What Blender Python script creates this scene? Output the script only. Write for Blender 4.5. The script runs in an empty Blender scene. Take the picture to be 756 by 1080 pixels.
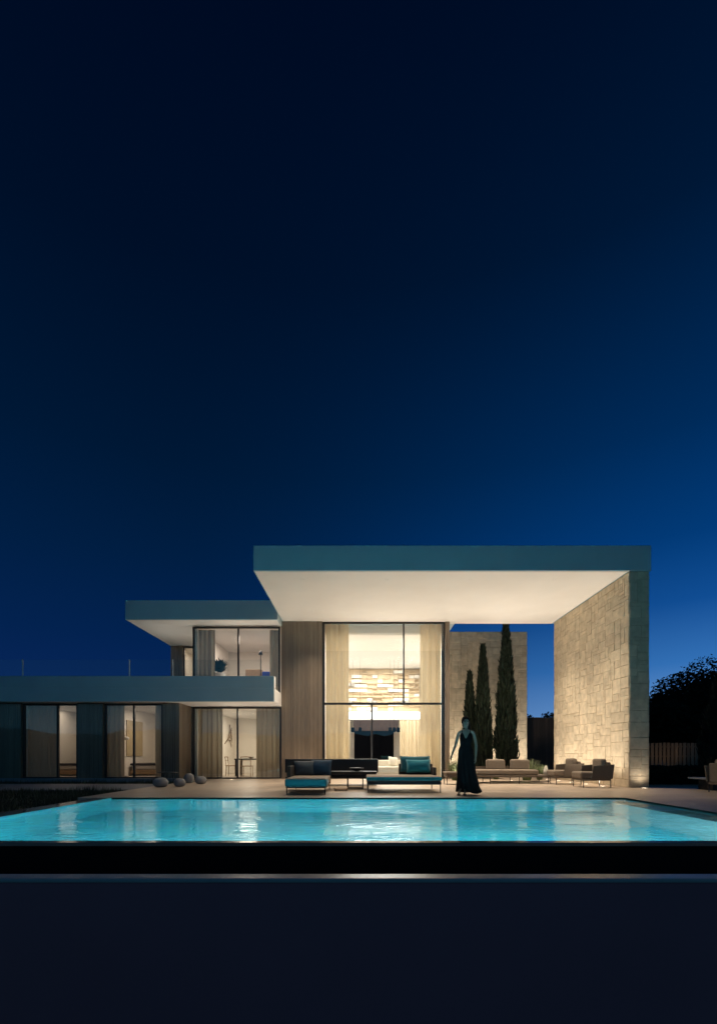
import bpy, bmesh, math, random
from mathutils import Vector, Matrix, noise
R = math.radians
C = bpy.context.scene
col = C.collection
rng = random.Random(7)

# ---------------------------------------------------------------- helpers
def lin(r, g, b):
    f = lambda c: c / 12.92 if c <= .04045 else ((c + .055) / 1.055) ** 2.4
    return (f(r / 255), f(g / 255), f(b / 255), 1)

class NT:
    def __init__(s, tree): s.t = tree
    def n(s, typ, **kw):
        nd = s.t.nodes.new(typ)
        for k, v in kw.items():
            if k.startswith('in_'): nd.inputs[k[3:].replace('_', ' ')].default_value = v
            else: setattr(nd, k, v)
        return nd
    def l(s, a, b): s.t.links.new(a, b)
    def math(s, op, a, b=None, c=None):
        nd = s.n('ShaderNodeMath', operation=op)
        for i, v in enumerate((a, b, c)):
            if v is None: continue
            if isinstance(v, (int, float)): nd.inputs[i].default_value = v
            else: s.l(v, nd.inputs[i])
        return nd.outputs[0]
    def rng(s, v, a, b, c=0., d=1., smooth=True):
        nd = s.n('ShaderNodeMapRange', interpolation_type='SMOOTHSTEP' if smooth else 'LINEAR')
        s.l(v, nd.inputs[0])
        for i, x in enumerate((a, b, c, d)): nd.inputs[i + 1].default_value = x
        return nd.outputs[0]
    def ramp(s, fac, stops):
        nd = s.n('ShaderNodeValToRGB')
        e = nd.color_ramp.elements
        while len(e) < len(stops): e.new(.5)
        for i, (p, c) in enumerate(stops): e[i].position = p; e[i].color = c
        s.l(fac, nd.inputs[0])
        return nd.outputs[0]
    def mix(s, fac, a, b, mode='MIX'):
        nd = s.n('ShaderNodeMix', data_type='RGBA', blend_type=mode)
        for sock, v in ((nd.inputs[0], fac), (nd.inputs[6], a), (nd.inputs[7], b)):
            if isinstance(v, (int, float, tuple)): sock.default_value = v
            else: s.l(v, sock)
        return nd.outputs[2]

MATS = {}
def mat(name, colr, rough=.6, var=.12, scale=6., bump=0., bscale=40., island=0., stretch=(1, 1, 1), metal=0., coat=0., spec=.5, sheen=0., detail=5.):
    """plain procedural surface: colour with mottled noise, optional tone per piece, fine bump"""
    m = bpy.data.materials.new(name); m.use_nodes = True
    t = NT(m.node_tree); p = m.node_tree.nodes['Principled BSDF']
    co = t.n('ShaderNodeTexCoord').outputs['Object']
    mp = t.n('ShaderNodeMapping'); mp.inputs['Scale'].default_value = stretch; t.l(co, mp.inputs[0])
    nz = t.n('ShaderNodeTexNoise', in_Scale=scale, in_Detail=detail); t.l(mp.outputs[0], nz.inputs['Vector'])
    v = t.rng(nz.outputs['Fac'], .25, .75, 1 - var, 1 + var, False)
    if island:
        g = t.n('ShaderNodeNewGeometry')
        v = t.math('MULTIPLY', v, t.rng(g.outputs['Random Per Island'], 0, 1, 1 - island, 1 + island, False))
    vc = t.n('ShaderNodeCombineColor')
    for i in range(3): t.l(v, vc.inputs[i])
    c = t.mix(1., (*colr[:3], 1), vc.outputs[0], 'MULTIPLY')
    t.l(c, p.inputs['Base Color'])
    p.inputs['Roughness'].default_value = rough; p.inputs['Metallic'].default_value = metal
    p.inputs['Specular IOR Level'].default_value = spec
    p.inputs['Coat Weight'].default_value = coat; p.inputs['Coat Roughness'].default_value = .03
    p.inputs['Sheen Weight'].default_value = sheen
    if bump:
        n2 = t.n('ShaderNodeTexNoise', in_Scale=bscale, in_Detail=4.); t.l(mp.outputs[0], n2.inputs['Vector'])
        b = t.n('ShaderNodeBump', in_Strength=bump, in_Distance=.01); t.l(n2.outputs['Fac'], b.inputs['Height'])
        t.l(b.outputs[0], p.inputs['Normal'])
    MATS[name] = m
    return m

def emit(name, colr, strength):
    m = bpy.data.materials.new(name); m.use_nodes = True
    p = m.node_tree.nodes['Principled BSDF']
    p.inputs['Base Color'].default_value = (.8, .8, .8, 1)
    p.inputs['Emission Color'].default_value = (*colr[:3], 1); p.inputs['Emission Strength'].default_value = strength
    return m

class MB:
    """collects shapes into one mesh"""
    def __init__(s): s.bm = bmesh.new(); s.mi = 0
    def box(s, x0, x1, y0, y1, z0, z1, mi=None):
        v = [s.bm.verts.new(p) for p in ((x0,y0,z0),(x1,y0,z0),(x1,y1,z0),(x0,y1,z0),(x0,y0,z1),(x1,y0,z1),(x1,y1,z1),(x0,y1,z1))]
        for q in ((3,2,1,0),(4,5,6,7),(0,1,5,4),(1,2,6,5),(2,3,7,6),(3,0,4,7)):
            f = s.bm.faces.new([v[i] for i in q]); f.material_index = s.mi if mi is None else mi
        return s
    def quad(s, *pts, mi=None):
        f = s.bm.faces.new([s.bm.verts.new(p) for p in pts]); f.material_index = s.mi if mi is None else mi
        return s
    def prism(s, poly, z0, z1):
        a = [s.bm.verts.new((x, y, z0)) for x, y in poly]; b = [s.bm.verts.new((x, y, z1)) for x, y in poly]
        n = len(poly)
        s.bm.faces.new(a[::-1]); s.bm.faces.new(b)
        for i in range(n): s.bm.faces.new((a[i], a[(i+1) % n], b[(i+1) % n], b[i]))
        return s
    def tube(s, pts, rad, seg=8, cap=True):
        pts = [Vector(p) for p in pts]
        rr = rad if isinstance(rad, (list, tuple)) else [rad] * len(pts)
        rings = []
        for i, p in enumerate(pts):
            d = (pts[min(i+1, len(pts)-1)] - pts[max(i-1, 0)]).normalized()
            u = d.cross(Vector((0, 0, 1)))
            if u.length < .05: u = d.cross(Vector((1, 0, 0)))
            u.normalize(); w = d.cross(u)
            rings.append([s.bm.verts.new(p + rr[i] * (math.cos(a) * u + math.sin(a) * w)) for a in [2*math.pi*k/seg for k in range(seg)]])
        for a, b in zip(rings, rings[1:]):
            for k in range(seg):
                f = s.bm.faces.new((a[k], a[(k+1) % seg], b[(k+1) % seg], b[k])); f.smooth = True
        if cap: s.bm.faces.new(rings[0]); s.bm.faces.new(rings[-1][::-1])
        return s
    def lathe(s, prof, cx=0, cy=0, cz=0, seg=24, sx=1, sy=1, wob=0.):
        rings = []
        for i, (r, z) in enumerate(prof):
            rings.append([s.bm.verts.new((cx + sx*r*math.cos(2*math.pi*k/seg)*(1+wob*math.sin(3*k*2*math.pi/seg+i*.3)), cy + sy*r*math.sin(2*math.pi*k/seg), cz + z)) for k in range(seg)])
        for a, b in zip(rings, rings[1:]):
            for k in range(seg):
                f = s.bm.faces.new((a[k], a[(k+1) % seg], b[(k+1) % seg], b[k])); f.smooth = True
        s.bm.faces.new(rings[0][::-1]); s.bm.faces.new(rings[-1])
        return s

def wloc(o):
    v = Vector(o.location)
    while o.parent: o = o.parent; v += o.location
    return v

def obj(name, mb, m, parent=None, world=False, bevel=0., bseg=2, smooth=False, fixn=False, subsurf=0):
    me = bpy.data.meshes.new(name)
    bm = mb.bm
    if fixn: bmesh.ops.recalc_face_normals(bm, faces=bm.faces)
    if smooth:
        for f in bm.faces: f.smooth = True
    if world and parent: bmesh.ops.translate(bm, verts=bm.verts, vec=-wloc(parent))
    bm.to_mesh(me); bm.free()
    for x in (m if isinstance(m, (list, tuple)) else [m]): me.materials.append(x)
    o = bpy.data.objects.new(name, me); col.objects.link(o)
    if parent: o.parent = parent
    if bevel:
        b = o.modifiers.new('bevel', 'BEVEL'); b.width = bevel; b.segments = bseg; b.limit_method = 'ANGLE'; b.angle_limit = R(40)
    if subsurf:
        b = o.modifiers.new('sub', 'SUBSURF'); b.levels = b.render_levels = subsurf
    return o

def tag(o, label, cat, group=None):
    o['label'] = label; o['category'] = cat
    if group: o['group'] = group
    return o
def thing(name, label, cat, loc=(0, 0, 0), rz=0, group=None):
    o = bpy.data.objects.new(name, None); col.objects.link(o); o.empty_display_size = .2
    o.location = loc; o.rotation_euler = (0, 0, rz)
    return tag(o, label, cat, group)
def struct(name, mb, m, **kw):
    o = obj(name, mb, m, **kw); o['kind'] = 'structure'; return o
def dup(src, loc, rz, label, group=None):
    r = src.copy(); col.objects.link(r); r.location = loc; r.rotation_euler = (0, 0, rz); r['label'] = label
    if group: r['group'] = group
    for ch in list(src.children):
        c = ch.copy(); col.objects.link(c); c.parent = r
        for g in list(ch.children):
            d = g.copy(); col.objects.link(d); d.parent = c
    return r
def area(name, loc, sx, sy, power, colr, rot=(0, 0, 0), spread=180):
    l = bpy.data.lights.new(name, 'AREA'); l.shape = 'RECTANGLE'; l.size = sx; l.size_y = sy; l.energy = power; l.color = colr; l.spread = R(spread)
    o = bpy.data.objects.new(name, l); o.location = loc; o.rotation_euler = rot; col.objects.link(o)
    return o

WARM = (1., .87, .71)
WARM2 = (1., .68, .38)
SOFT = (1., .86, .68)

# ---------------------------------------------------------------- materials
M_white = mat('white_plaster', (.74, .72, .69), .7, .03, 1.2, .05, 60)
M_fascialit = mat('fascia_teal_lit', (.40, .525, .575), .55, .05, .9, .05, 40)  # pale fascia coloured teal, standing for pool and dusk light on it
M_room = mat('room_paint', (.74, .70, .64), .8, .03, 1.)
M_floor = mat('room_floor', (.42, .36, .30), .35, .08, 2., stretch=(1, 6, 1))
M_stone = mat('ashlar_stone', (.57, .475, .34), .85, .22, 5., .7, 22, island=.10, detail=8.)
M_mortar = mat('mortar', (.45, .37, .26), .95, .15, 12.)
M_clad = mat('timber_cladding', (.185, .138, .096), .35, .22, 3., .1, 30, island=.16, stretch=(12, 12, .6), coat=.9)
M_black = mat('black_metal', (.012, .012, .013), .4, .1, 8.)
M_frame = mat('dark_frame', (.02, .02, .022), .35, .1, 8.)
M_teal = mat('teal_fabric', (.014, .21, .25), .9, .1, 30., .15, 300, sheen=.2)
M_tealdk = mat('dark_teal_fabric', (.012, .11, .13), .9, .1, 30., .15, 300, sheen=.2)
M_navy = mat('navy_fabric', (.02, .042, .07), .9, .1, 30., .15, 300)
M_grey = mat('grey_fabric', (.07, .075, .08), .9, .1, 30., .15, 300)
M_tanlit = mat('tan_lit_fabric', (.30, .235, .175), .9, .1, 30., .15, 300)  # cushion tops painted tan for the warm light falling on teal fabric
M_taupe = mat('taupe_fabric', (.20, .155, .115), .9, .1, 30., .15, 300)
M_ropelt = mat('taupe_rope', (.13, .10, .075), .85, .2, 60., .4, 180)
M_rope = mat('woven_rope', (.055, .043, .034), .85, .2, 60., .4, 180)
M_cream = mat('cream_fabric', (.72, .66, .56), .9, .06, 20., .1, 200)
M_wood = mat('oak_wood', (.30, .20, .12), .5, .2, 4., .1, 40, stretch=(1, 8, 8))
M_pebble = mat('grey_pebble', (.24, .23, .225), .8, .12, 6., .2, 40)
M_skin = mat('skin', (.235, .165, .13), .5, .04, 10.)
M_lip = mat('lip', (.22, .06, .06), .45, .03, 10.)
M_eye = mat('eye', (.03, .022, .02), .2, .03, 10.)
M_dress = mat('black_dress', (.006, .0065, .008), .95, .1, 14., spec=.12)
M_hair = mat('dark_hair', (.008, .006, .006), .7, .2, 40., stretch=(6, 6, .6), spec=.12)
M_leaf = mat('cypress_leaf', (.013, .025, .011), .75, .3, 1.5, island=.5)
M_leaf2 = mat('tree_leaf', (.013, .021, .012), .9, .3, 1.2, island=.55, spec=.1)
M_grassb = mat('grass_blade', (.10, .125, .05), .75, .3, 1.5, island=.35)
M_lawn = mat('lawn_blade', (.03, .045, .018), .8, .3, .6, island=.45)
M_bark = mat('bark', (.09, .065, .045), .9, .3, 8., .5, 30, stretch=(3, 3, .6))
M_soil = mat('soil', (.028, .03, .02), .95, .3, 1.2, .4, 14)
M_path = mat('path_stone', (.20, .21, .23), .6, .1, 2., .1, 30)
M_slat = mat('fence_slat', (.20, .145, .10), .7, .2, 3., island=.22, stretch=(10, 10, .5))
M_slatdk = mat('dark_fence_slat', (.085, .06, .046), .7, .2, 3., island=.22, stretch=(10, 10, .5))
M_poolwall = mat('pool_wall_stone', (.005, .0042, .0045), .6, .2, 3., .05, 40, spec=.12)
M_nosing = mat('pale_coping_stone', (.50, .47, .45), .30, .08, 4., .05, 50)
M_coping = mat('wet_coping_stone', (.26, .205, .165), .14, .15, 3., .03, 30)
M_lower = mat('lower_wall_render', (.50, .165, .20), .5, .10, .5, .04, 30)
M_hill = mat('hill', (.02, .02, .015), .95, .3, .02)
M_canvas = mat('canvas_art', (.42, .34, .21), .8, .1, 5.)
M_linen = mat('bed_linen', (.55, .52, .50), .9, .06, 6., .2, 18)
M_blanket = mat('dark_blanket', (.045, .042, .045), .95, .15, 20., .2, 80)
M_boxw = mat('shelf_white', (.66, .62, .55), .7)
M_shelf = mat('pale_shelf_wood', (.58, .46, .30), .6, .1, 3., stretch=(1, 6, 6))
M_book = mat('book_spine', (.34, .31, .27), .7, .4, 20., island=.6)

def deck_mat():
    m = bpy.data.materials.new('deck_tile'); m.use_nodes = True
    t = NT(m.node_tree); p = m.node_tree.nodes['Principled BSDF']
    co = t.n('ShaderNodeTexCoord').outputs['Object']
    br = t.n('ShaderNodeTexBrick', offset=.5, in_Scale=1., in_Mortar_Size=.004, in_Brick_Width=1.2, in_Row_Height=.6)
    br.inputs['Color1'].default_value = (.43, .335, .25, 1); br.inputs['Color2'].default_value = (.48, .375, .285, 1); br.inputs['Mortar'].default_value = (.12, .10, .085, 1)
    t.l(co, br.inputs['Vector'])
    nz = t.n('ShaderNodeTexNoise', in_Scale=1.6, in_Detail=8.); t.l(co, nz.inputs['Vector'])
    v = t.rng(nz.outputs['Fac'], .3, .7, .85, 1.12, False)
    vc = t.n('ShaderNodeCombineColor')
    for i in range(3): t.l(v, vc.inputs[i])
    t.l(t.mix(1., br.outputs['Color'], vc.outputs[0], 'MULTIPLY'), p.inputs['Base Color'])
    t.l(t.rng(nz.outputs['Fac'], .3, .7, .32, .5, False), p.inputs['Roughness'])
    b = t.n('ShaderNodeBump', in_Strength=.25, in_Distance=.004); t.l(br.outputs['Fac'], b.inputs['Height']); b.invert = True
    t.l(b.outputs[0], p.inputs['Normal'])
    return m
M_deck = deck_mat()

def pool_mat():
    m = bpy.data.materials.new('pool_mosaic'); m.use_nodes = True
    t = NT(m.node_tree); p = m.node_tree.nodes['Principled BSDF']
    co = t.n('ShaderNodeTexCoord').outputs['Object']
    vo = t.n('ShaderNodeTexVoronoi', in_Scale=9.); t.l(co, vo.inputs['Vector'])
    nz = t.n('ShaderNodeTexNoise', in_Scale=.8, in_Detail=3.); t.l(co, nz.inputs['Vector'])
    c = t.mix(nz.outputs['Fac'], (.012, .39, .46, 1), (.03, .49, .55, 1))
    c = t.mix(.10, c, vo.outputs['Color'])
    t.l(c, p.inputs['Base Color']); p.inputs['Roughness'].default_value = .4
    return m
M_pool = pool_mat()
M_poolbench = mat('pool_bench_stone', (.30, .46, .46), .5, .08, 4.)

def water_mat(name, bump, dist):
    m = bpy.data.materials.new(name); m.use_nodes = True
    t = NT(m.node_tree)
    for n in list(m.node_tree.nodes):
        if n.type == 'BSDF_PRINCIPLED': m.node_tree.nodes.remove(n)
    out = [n for n in m.node_tree.nodes if n.type == 'OUTPUT_MATERIAL'][0]
    g = t.n('ShaderNodeBsdfGlass', in_IOR=1.33, in_Roughness=0.)
    g.inputs['Color'].default_value = (.93, .99, 1, 1)
    co = t.n('ShaderNodeTexCoord').outputs['Object']
    mp = t.n('ShaderNodeMapping'); mp.inputs['Scale'].default_value = (1, 1.5, 1); t.l(co, mp.inputs[0])
    n1 = t.n('ShaderNodeTexNoise', in_Scale=4.6, in_Detail=5., in_Distortion=.7); t.l(mp.outputs[0], n1.inputs['Vector'])
    n2 = t.n('ShaderNodeTexNoise', in_Scale=.5, in_Detail=2.); t.l(mp.outputs[0], n2.inputs['Vector'])
    h = t.math('MULTIPLY', n1.outputs['Fac'], t.rng(n2.outputs['Fac'], .4, .66, .15, 1.))
    b = t.n('ShaderNodeBump', in_Strength=bump, in_Distance=dist); t.l(h, b.inputs['Height'])
    t.l(b.outputs[0], g.inputs['Normal'])
    t.l(g.outputs[0], out.inputs['Surface'])
    return m
M_water = water_mat('water', .8, .028)

def glass_mat(name, ior):
    m = bpy.data.materials.new(name); m.use_nodes = True
    t = NT(m.node_tree)
    for n in list(m.node_tree.nodes):
        if n.type == 'BSDF_PRINCIPLED': m.node_tree.nodes.remove(n)
    out = [n for n in m.node_tree.nodes if n.type == 'OUTPUT_MATERIAL'][0]
    tr = t.n('ShaderNodeBsdfTransparent'); tr.inputs[0].default_value = (.95, .965, .96, 1)
    gl = t.n('ShaderNodeBsdfGlossy', in_Roughness=0.)
    fr = t.n('ShaderNodeFresnel')
    t.l(t.rng(t.n('ShaderNodeNewGeometry').outputs['Backfacing'], 0, 1, ior, 1/ior, False), fr.inputs['IOR'])
    mx = t.n('ShaderNodeMixShader')
    t.l(fr.outputs[0], mx.inputs[0]); t.l(tr.outputs[0], mx.inputs[1]); t.l(gl.outputs[0], mx.inputs[2]); t.l(mx.outputs[0], out.inputs['Surface'])
    return m
M_glass = glass_mat('window_glass', 1.85); M_railglass = glass_mat('railing_glass', 1.33)

def curtain_mat(name, c1, c2, f):
    m = mat(name, c1, .9, .08, 8., stretch=(1, 1, .1))
    t = NT(m.node_tree); p = m.node_tree.nodes['Principled BSDF']
    out = [n for n in m.node_tree.nodes if n.type == 'OUTPUT_MATERIAL'][0]
    tl = t.n('ShaderNodeBsdfTranslucent'); tl.inputs[0].default_value = (*c2, 1)
    mx = t.n('ShaderNodeMixShader'); mx.inputs[0].default_value = f
    t.l(p.outputs[0], mx.inputs[1]); t.l(tl.outputs[0], mx.inputs[2]); t.l(mx.outputs[0], out.inputs['Surface'])
    return m
M_sheer = curtain_mat('sheer_curtain', (.74, .61, .41), (.70, .55, .35), .20)
M_curt = curtain_mat('linen_curtain', (.50, .42, .31), (.50, .38, .25), .10)

# ---------------------------------------------------------------- sky
W = bpy.data.worlds.new('World'); C.world = W; W.use_nodes = True
t = NT(W.node_tree); bg = W.node_tree.nodes['Background']
dirn = t.n('ShaderNodeTexCoord').outputs['Generated']
sp = t.n('ShaderNodeSeparateXYZ'); t.l(dirn, sp.inputs[0])
z = t.math('MAXIMUM', sp.outputs['Z'], 0.)
left = t.ramp(z, [(0, lin(15, 42, 98)), (.1, lin(9, 38, 90)), (.22, lin(3, 34, 79)), (.36, lin(1, 30, 66)), (.5, lin(0, 24, 53)), (.7, lin(0, 15, 39)), (.85, lin(0, 10, 33)), (1, lin(0, 7, 26))])
right = t.ramp(z, [(0, lin(138, 182, 226)), (.08, lin(98, 148, 208)), (.16, lin(52, 114, 184)), (.26, lin(17, 78, 149)), (.36, lin(2, 59, 121)), (.5, lin(0, 44, 92)), (.7, lin(0, 25, 56)), (.85, lin(0, 14, 39))])
back = t.ramp(z, [(0, lin(62, 110, 134)), (.15, lin(48, 100, 128)), (.4, lin(26, 68, 102)), (.7, lin(9, 30, 54)), (1, lin(1, 7, 26))])
fr = t.rng(sp.outputs['X'], -.35, .72)
fb = t.rng(sp.outputs['Y'], .25, -.35)
c = t.mix(fb, t.mix(fr, left, right), back)
sky = t.n('ShaderNodeTexSky', sky_type='NISHITA', sun_disc=False, sun_elevation=R(-4), sun_rotation=R(150), ozone_density=4.)
c = t.mix(.02, c, sky.outputs[0], 'ADD')
t.l(c, bg.inputs['Color']); bg.inputs['Strength'].default_value = 1.

# ---------------------------------------------------------------- ground, hills, deck
PX, PXL, PY0, PY1 = 5.53, -5.15, 5.1, 9.96          # pool: half width, near edge, far edge
g = MB()
G = -.07
for x0, x1, y0, y1 in ((-600, PXL-.3, 4.3, 900), (PX+.3, 600, 4.3, 900), (PXL-.3, PX+.3, PY1+.3, 900)):
    g.quad((x0, y0, G), (x1, y0, G), (x1, y1, G), (x0, y1, G))
g.quad((-600, -600, -2.4), (600, -600, -2.4), (600, 4.06, -2.4), (-600, 4.06, -2.4))
struct('ground', g, M_soil)

h = MB()                                  # wooded ridge behind the photographer, seen only as a reflection
NX = 140
top = []; bot = []; bk = []
for i in range(NX + 1):
    a = math.pi * (1.0 + i / NX)
    r = 150
    hh = 9 + 3.5 * noise.noise(Vector((i * .11, 0, 0))) + 2.2 * noise.noise(Vector((i * .5, 3, 0))) + 1.2 * noise.noise(Vector((i * 1.7, 9, 0)))
    top.append(h.bm.verts.new((r * math.cos(a), r * math.sin(a), hh))); bot.append(h.bm.verts.new(((r-40) * math.cos(a), (r-40) * math.sin(a), -2.4))); bk.append(h.bm.verts.new(((r+60) * math.cos(a), (r+60) * math.sin(a), -2.4)))
for i in range(NX):
    h.bm.faces.new((bot[i], top[i], top[i+1], bot[i+1])); h.bm.faces.new((top[i], bk[i], bk[i+1], top[i+1]))
struct('hills', h, M_hill, fixn=True)

d = MB()
d.box(-5.85, PX, PY1, 18.0, -.068, 0)
d.box(PX, 15.5, 5.1, 20.0, -.068, 0)
struct('deck', d, M_deck)
d = MB(); d.box(-12.6, -5.88, 12.6, 15.3, -.066, -.03)
struct('path', d, M_path, bevel=.01)

# ---------------------------------------------------------------- pool
pool = thing('swimming_pool', 'long rectangular pool glowing turquoise with a flush infinity edge', 'pool', (0, 7.5, 0))
ZB = -2.1
b = MB()
x, xl, y0, y1 = PX, PXL, PY0, PY1
b.quad((xl, y0, ZB), (x, y0, ZB), (x, y1, ZB), (xl, y1, ZB))
b.quad((xl, y1, ZB), (x, y1, ZB), (x, y1, -.004), (xl, y1, -.004))
b.quad((x, y0, ZB), (x, y0, -.004), (x, y1, -.004), (x, y1, ZB))
b.quad((xl, y0, ZB), (xl, y1, ZB), (xl, y1, -.004), (xl, y0, -.004))
b.quad((xl, y0, ZB), (xl, y0, -.036), (x, y0, -.036), (x, y0, ZB))
obj('basin', b, M_pool, pool, world=True)
obj('bench', MB().box(4.98, x-.002, y0+.002, 9.45, ZB+.002, -.17), M_poolbench, pool, world=True, bevel=.02)
b = MB(); b.box(xl-.34, xl-.001, 5.084, PY1+.02, -.4, -.004); b.box(xl-.34, xl-.001, 4.97, 5.082, -.065, -.004)
obj('coping', b, M_coping, pool, world=True, bevel=.008)
for xa, xb in ((-14, xl-.342), (x+.335, 14)): obj('side_wall', MB().box(xa, xb, 4.952, 5.098, -2.2, -.012), M_poolwall, pool, world=True, bevel=.008)
b = MB(); b.box(xl, x, 4.97, 5.082, -.065, -.028)
obj('edge_coping', b, M_coping, pool, world=True, bevel=.006)
b = MB(); b.box(xl-.33, x+.33, 4.985, 5.08, -2.2, -.067)
obj('front_wall', b, M_poolwall, pool, world=True)
w = MB(); w.quad((xl+.002, 5.084, -.03), (x-.002, 5.084, -.03), (x-.002, y1-.002, -.03), (xl+.002, y1-.002, -.03))
struct('pool_water', w, M_water)
# strip lamps hidden under the near coping, washing the far wall
for k in range(5):
    area('pool_lamp', (-4.4 + 2.2*k, PY0 + .04, -.42), 2.0, .08, (36, 50, 60, 60, 52)[k], (.62, .93, 1.), (R(84), 0, 0))
for k in range(5):  # extra unseen lamps aimed at the near floor, added so fascias catch turquoise
    area('fascia_spill_fill', (-4.4 + 2.2*k, PY0 + .12, -.30), 2.0, .12, (24, 44, 56, 56, 46)[k], (.62, .93, 1.), (R(12), 0, 0))
rw = thing('retaining_wall', 'dark low wall with a pale stone coping in front of the pool', 'wall', (0, 4.2, -2.4))
b = MB(); b.box(-60, 60, 4.10, 4.24, -2.4, -.215)
obj('wall_face', b, M_lower, rw, world=True)
b = MB(); b.box(-60, 60, 4.085, 4.255, -.213, -.174)
obj('coping', b, M_nosing, rw, world=True, bevel=.012)

# ---------------------------------------------------------------- villa
V = thing('villa', 'flat roofed modern villa with tall glazed living room and deep white canopy', 'house', (0, 18, 0))
def vp(name, mb, m, parent=None, **kw): return obj(name, mb, m, parent or V, world=True, **kw)

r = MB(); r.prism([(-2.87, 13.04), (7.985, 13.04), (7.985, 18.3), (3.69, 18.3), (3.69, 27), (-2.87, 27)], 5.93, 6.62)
vp('roof', r, M_fascialit, bevel=.012)['label'] = 'deep white canopy roof over the terrace'
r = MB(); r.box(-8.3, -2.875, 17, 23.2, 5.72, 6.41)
vp('roof', r, M_fascialit, bevel=.012)['label'] = 'lower flat roof over the upstairs room'
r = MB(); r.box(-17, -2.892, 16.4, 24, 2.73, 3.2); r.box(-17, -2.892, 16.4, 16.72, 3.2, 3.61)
vp('slab', r, M_fascialit, bevel=.01)['label'] = 'terrace slab and parapet over the ground floor'

def whiten(o):  # fronts keep the painted teal light; right, under and rear faces go white
    o.data.materials.clear(); o.data.materials.append(M_fascialit); o.data.materials.append(M_white)
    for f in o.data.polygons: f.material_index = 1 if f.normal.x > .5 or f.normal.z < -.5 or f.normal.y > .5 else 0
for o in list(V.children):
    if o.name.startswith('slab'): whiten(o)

def soffit(poly, z):
    q = MB(); q.prism(poly, z - .012, z - .002); vp('soffit', q, M_white)
soffit([(-2.83, 13.08), (7.36, 13.08), (7.36, 18.26), (3.65, 18.26), (3.65, 18.3), (-2.83, 18.3)], 5.93)
soffit([(-8.26, 17.04), (-2.9, 17.04), (-2.9, 21), (-8.26, 21)], 5.72)

def ashlar(mb, W_, H_, to3, seed, unit=.105):
    """interlocking random ashlar stones on a W x H rectangle"""
    q = random.Random(seed); nx, nz = round(W_/unit), round(H_/unit); ux, uz = W_/nx, H_/nz
    occ = [[0]*nx for _ in range(nz)]
    for j in range(nz):
        for i in range(nx):
            if occ[j][i]: continue
            w = q.choice((2, 3, 3, 4, 4, 5, 6, 7)); hh = q.choice((1, 2, 2, 3, 3, 3, 4))
            if w < 3 and hh == 1: w = 3
            ww = 0
            while ww < w and i+ww < nx and not occ[j][i+ww]: ww += 1
            if nx - (i+ww) == 1 and not occ[j][nx-1]: ww += 1
            hh = min(hh, nz-j)
            for a in range(hh):
                for b_ in range(ww): occ[j+a][i+b_] = 1
            x0, x1, z0, z1 = i*ux+.004, (i+ww)*ux-.004, j*uz+.004, (j+hh)*uz-.004
            dp = .008 + q.random()*.010; e = .009
            J = lambda s=.005: q.uniform(-s, s)
            P = [(x0+J(), z0+J()), (x1+J(), z0+J()), (x1+J(), z1+J()), (x0+J(), z1+J())]
            S = [(1, 1), (-1, 1), (-1, -1), (1, -1)]
            lo = [mb.bm.verts.new(to3(px, pz, 0)) for px, pz in P]
            hi = [mb.bm.verts.new(to3(px+sx*e, pz+sz*e, dp+J(.004))) for (px, pz), (sx, sz) in zip(P, S)]
            fs = [mb.bm.faces.new(hi)] + [mb.bm.faces.new((lo[k], lo[(k+1) % 4], hi[(k+1) % 4], hi[k])) for k in range(4)]
            for f in fs: f.material_index = 1

def stone_block(x0, x1, y0, y1, z1, seed, faces):
    mb = MB(); mb.box(x0, x1, y0, y1, -.05, z1)
    if 'W' in faces: ashlar(mb, y1-y0, z1, lambda u, z_, d_: (x0-d_, y1-u, z_), seed)
    if 'S' in faces: ashlar(mb, x1-x0, z1, lambda u, z_, d_: (x0+u, y0-d_, z_), seed+1)
    if 'E' in faces: ashlar(mb, y1-y0, z1, lambda u, z_, d_: (x1+d_, y0+u, z_), seed+2)
    if 'N' in faces: ashlar(mb, x1-x0, z1, lambda u, z_, d_: (x1-u, y1+d_, z_), seed+3)
    return mb
vp('stone_wall', stone_block(7.41, 7.945, 13.08, 18.1, 5.918, 3, 'WSEN'), [M_mortar, M_stone])['label'] = 'stone block wall carrying the open end of the canopy'

def clad(x0, x1, y, z0, z1, face='S', yd=.08, seed=1):
    """upright timber boards; face S looks at the pool, E looks right"""
    mb = MB(); q = random.Random(seed); p = x0; w = .078
    while p < x1 - .02:
        e = min(p + w, x1); dd = q.uniform(0, .004)
        if face == 'S': mb.box(p, e-.008, y-dd, y+.03, z0, z1)
        else: mb.box(y-.03, y+dd, p, e-.008, z0, z1)
        p = e
    if face == 'S': mb.box(x0, x1, y+.031, y+yd, z0+.002, z1-.002)
    else: mb.box(y-yd, y-.031, x0, x1, z0+.002, z1-.002)
    return mb
def cladding(*a, **k): return vp('timber_wall', clad(*a, **k), M_clad)
cladding(-2.885, -1.36, 17.92, 0, 5.915, seed=2)  # pleated curtain behind glass, built as varnished boards
cladding(-16.5, -11.86, 16.8, .08, 2.725, seed=3)
cladding(-9.88, -8.98, 16.8, .08, 2.725, seed=4)
cladding(-6.88, -6.34, 16.8, .08, 2.725, seed=5)
cladding(16.81, 18.0, -6.305, .02, 2.725, face='E', seed=6)
cladding(3.26, 3.43, 17.95, 0, 5.915, seed=8)
cladding(-8.25, -7.72, 21, 3.2, 5.705, seed=9)
q = MB(); q.box(-16.5, -6.32, 16.72, 16.95, -.06, .075)
vp('plinth', q, M_path)

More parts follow.
